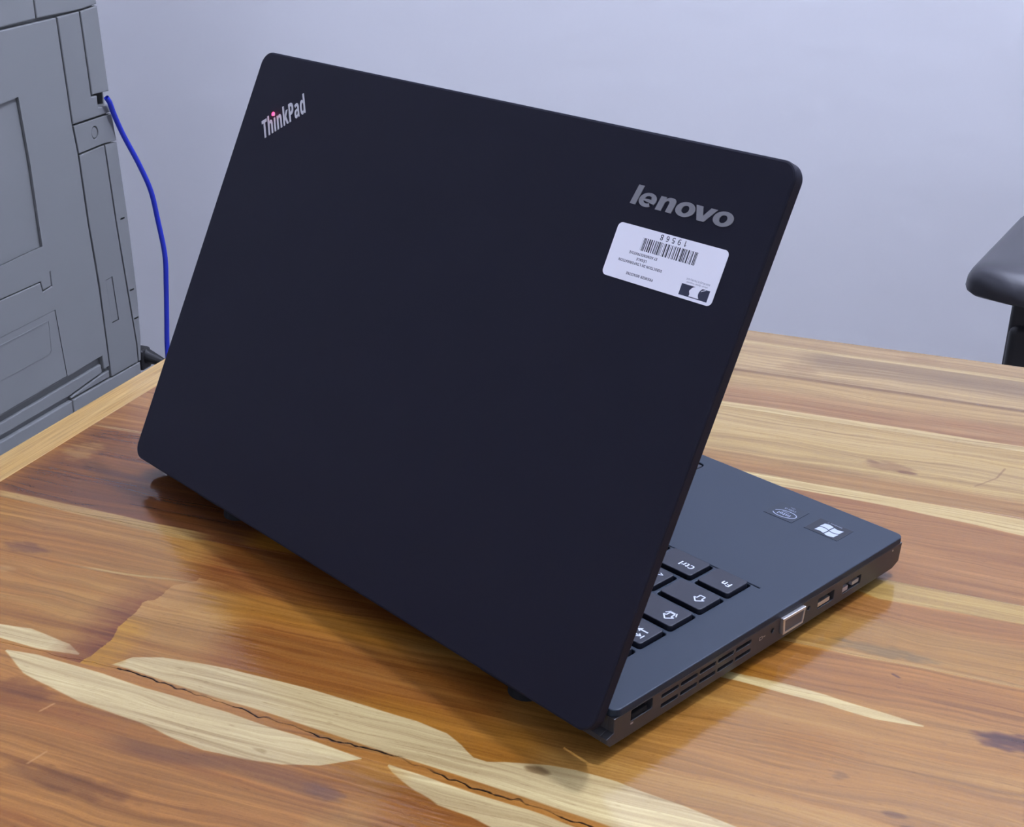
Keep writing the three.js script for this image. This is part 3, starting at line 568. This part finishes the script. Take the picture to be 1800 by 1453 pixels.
// ---------------------------------------------------------------- cables behind the printer
{
  const c = mesh('network_cable', tube([[-.6455, .0315, -.7785], [-.6445, .0270, -.7815], [-.6450, .0150, -.787], [-.6446, -.0108, -.800], [-.6375, -.0474, -.815], [-.6326, -.0778, -.825], [-.6317, -.112, -.832], [-.6301, -.1568, -.838], [-.6332, -.192, -.840], [-.6364, -.2343, -.840], [-.6392, -.2717, -.840], [-.640, -.36, -.84], [-.636, -.55, -.845], [-.62, -.70, -.86], [-.60, FLOOR + .004, -.92], [-.56, FLOOR + .003, -1.05]], .0029, 160), std({ color: new THREE.Color().setRGB(.01, .026, .40), roughness: .42 }));
  c.userData = { label: 'thin blue network cable hanging from the printer edge', category: 'cable' };
  const black = std({ color: new THREE.Color().setRGB(.01, .01, .011), roughness: .5 });
  const plug = thing('power_plug', 'black power plug and cord at the back of the printer', 'plug');
  mesh('plug_body', mergeGeometries([rbox(.030, .026, .02, .004, -.672, -.282, -.824), rbox(.012, .018, .014, .003, -.674, -.262, -.822)]), black, plug);
  mesh('strain_relief', new THREE.CylinderGeometry(.0042, .0095, .024, 16).rotateZ(-Math.PI / 2 - .18).translate(-.648, -.2815, -.826), black, plug);
  mesh('cord', tube([[-.642, -.2825, -.826], [-.622, -.288, -.83], [-.604, -.33, -.85], [-.60, -.5, -.88], [-.59, -.7, -.92], [-.56, FLOOR + .005, -1.0], [-.5, FLOOR + .005, -1.12]], .004, 90), black, plug);
}

// ---------------------------------------------------------------- the office chair at the far side of the table
{
  const chair = thing('office_chair', 'black office chair behind the table, padded armrest showing', 'chair');
  const vinyl = std({ color: new THREE.Color().setRGB(.022, .022, .028), roughness: .34 }), plastic = std({ color: new THREE.Color().setRGB(.012, .012, .015), roughness: .45 });
  const A = -.19, org = new THREE.Vector3(.302, 0, -.722);        // org: middle of the armrest pad that shows
  chair.position.set(org.x + .265 * Math.cos(A) - .03 * Math.sin(A), FLOOR, org.z - .265 * Math.sin(A) - .03 * Math.cos(A)); chair.rotation.y = A;
  const ARM = -FLOOR;   // arm tops at table height
  // pad: sections along z, narrow rounded nose at the front (+z)
  const pad = () => {
    const N = 28, K = 28, pos = [], idx = [];
    for (let i = 0; i <= N; i++) {
      const t = i / N, z = lerp(.125, -.125, t), e = Math.min(1, Math.min(t, 1 - t) * 7.2), round = Math.sqrt(1 - (1 - e) ** 2);
      const hw = .047 * (.34 + .66 * round) * (t < .001 || t > .999 ? .8 : 1), top = -.018 + .022 * (.45 + .55 * round), bot = -.018 - .005 * (.45 + .55 * round);
      for (let k = 0; k < K; k++) {
        const a = k / K * Math.PI * 2, ca = Math.cos(a), sa = Math.sin(a), q = .62;
        const x = Math.sign(ca) * Math.abs(ca) ** q * hw, y = sa >= 0 ? lerp(-.018, top, sa ** .75) : lerp(-.018, bot, Math.abs(sa) ** .6);
        pos.push(x, y, z);
      }
    }
    for (let i = 0; i < N; i++) for (let k = 0; k < K; k++) { const a = i * K + k, b = i * K + (k + 1) % K; idx.push(a, a + K, b, b, a + K, b + K); }
    const c0 = pos.length / 3; pos.push(0, -.018, .1255, 0, -.018, -.1255);
    for (let k = 0; k < K; k++) { idx.push(c0, k, (k + 1) % K, c0 + 1, N * K + (k + 1) % K, N * K + k); }
    const g = new THREE.BufferGeometry(); g.setAttribute('position', new THREE.Float32BufferAttribute(pos, 3)); g.setIndex(idx); g.computeVertexNormals(); return g;
  };
  const padGeo = pad();
  for (const s of [-1, 1]) {
    const m = mesh('armrest_pad', padGeo, vinyl, chair); m.position.set(s * .265, ARM, .03);
    m.userData.label = 'smooth black padded armrest';
    mesh('armrest_post', mergeGeometries([rbox(.068, .12, .06, .006, s * .254, ARM - .08, .015), rbox(.064, .16, .074, .008, s * .254, ARM - .15, .015), rbox(.1, .03, .06, .006, s * .222, ARM - .25, .015)].map((g) => g)), plastic, chair);
  }
  mesh('seat', rbox(.48, .085, .46, .035, 0, .48, 0, 4), vinyl, chair);
  mesh('backrest', rbox(.44, .46, .07, .03, 0, .84, -.235, 4).rotateX(0), vinyl, chair);
  mesh('back_bracket', rbox(.06, .34, .02, .006, 0, .58, -.265), plastic, chair);
  mesh('tilt_box', rbox(.2, .05, .2, .01, 0, .42, 0), plastic, chair);
  mesh('gas_column', mergeGeometries([cyl(.014, .014, .2, 0, .32, 0), cyl(.025, .03, .2, 0, .2, 0)]), plastic, chair);
  const legG = (() => { const g = rbox(.04, .03, .29, .008, 0, 0, .145); return g; })();
  for (let k = 0; k < 5; k++) {
    const a = k / 5 * Math.PI * 2 + .3, l = mesh('base_leg', legG, plastic, chair); l.position.set(0, .095, 0); l.rotation.y = a;
    const w = mesh('caster', mergeGeometries([cyl(.026, .026, .016, 0, -.011, 0, 20).rotateZ(Math.PI / 2).translate(-.012 - .011, 0, 0), cyl(.026, .026, .016, 0, .011, 0, 20).rotateZ(Math.PI / 2).translate(.012 + .011, 0, 0), cyl(.008, .008, .06, 0, .035, 0, 10)]), plastic, chair);
    w.position.set(Math.sin(a) * .27, .026, Math.cos(a) * .27); w.rotation.y = a;
  }
}

renderer.render(scene, camera);
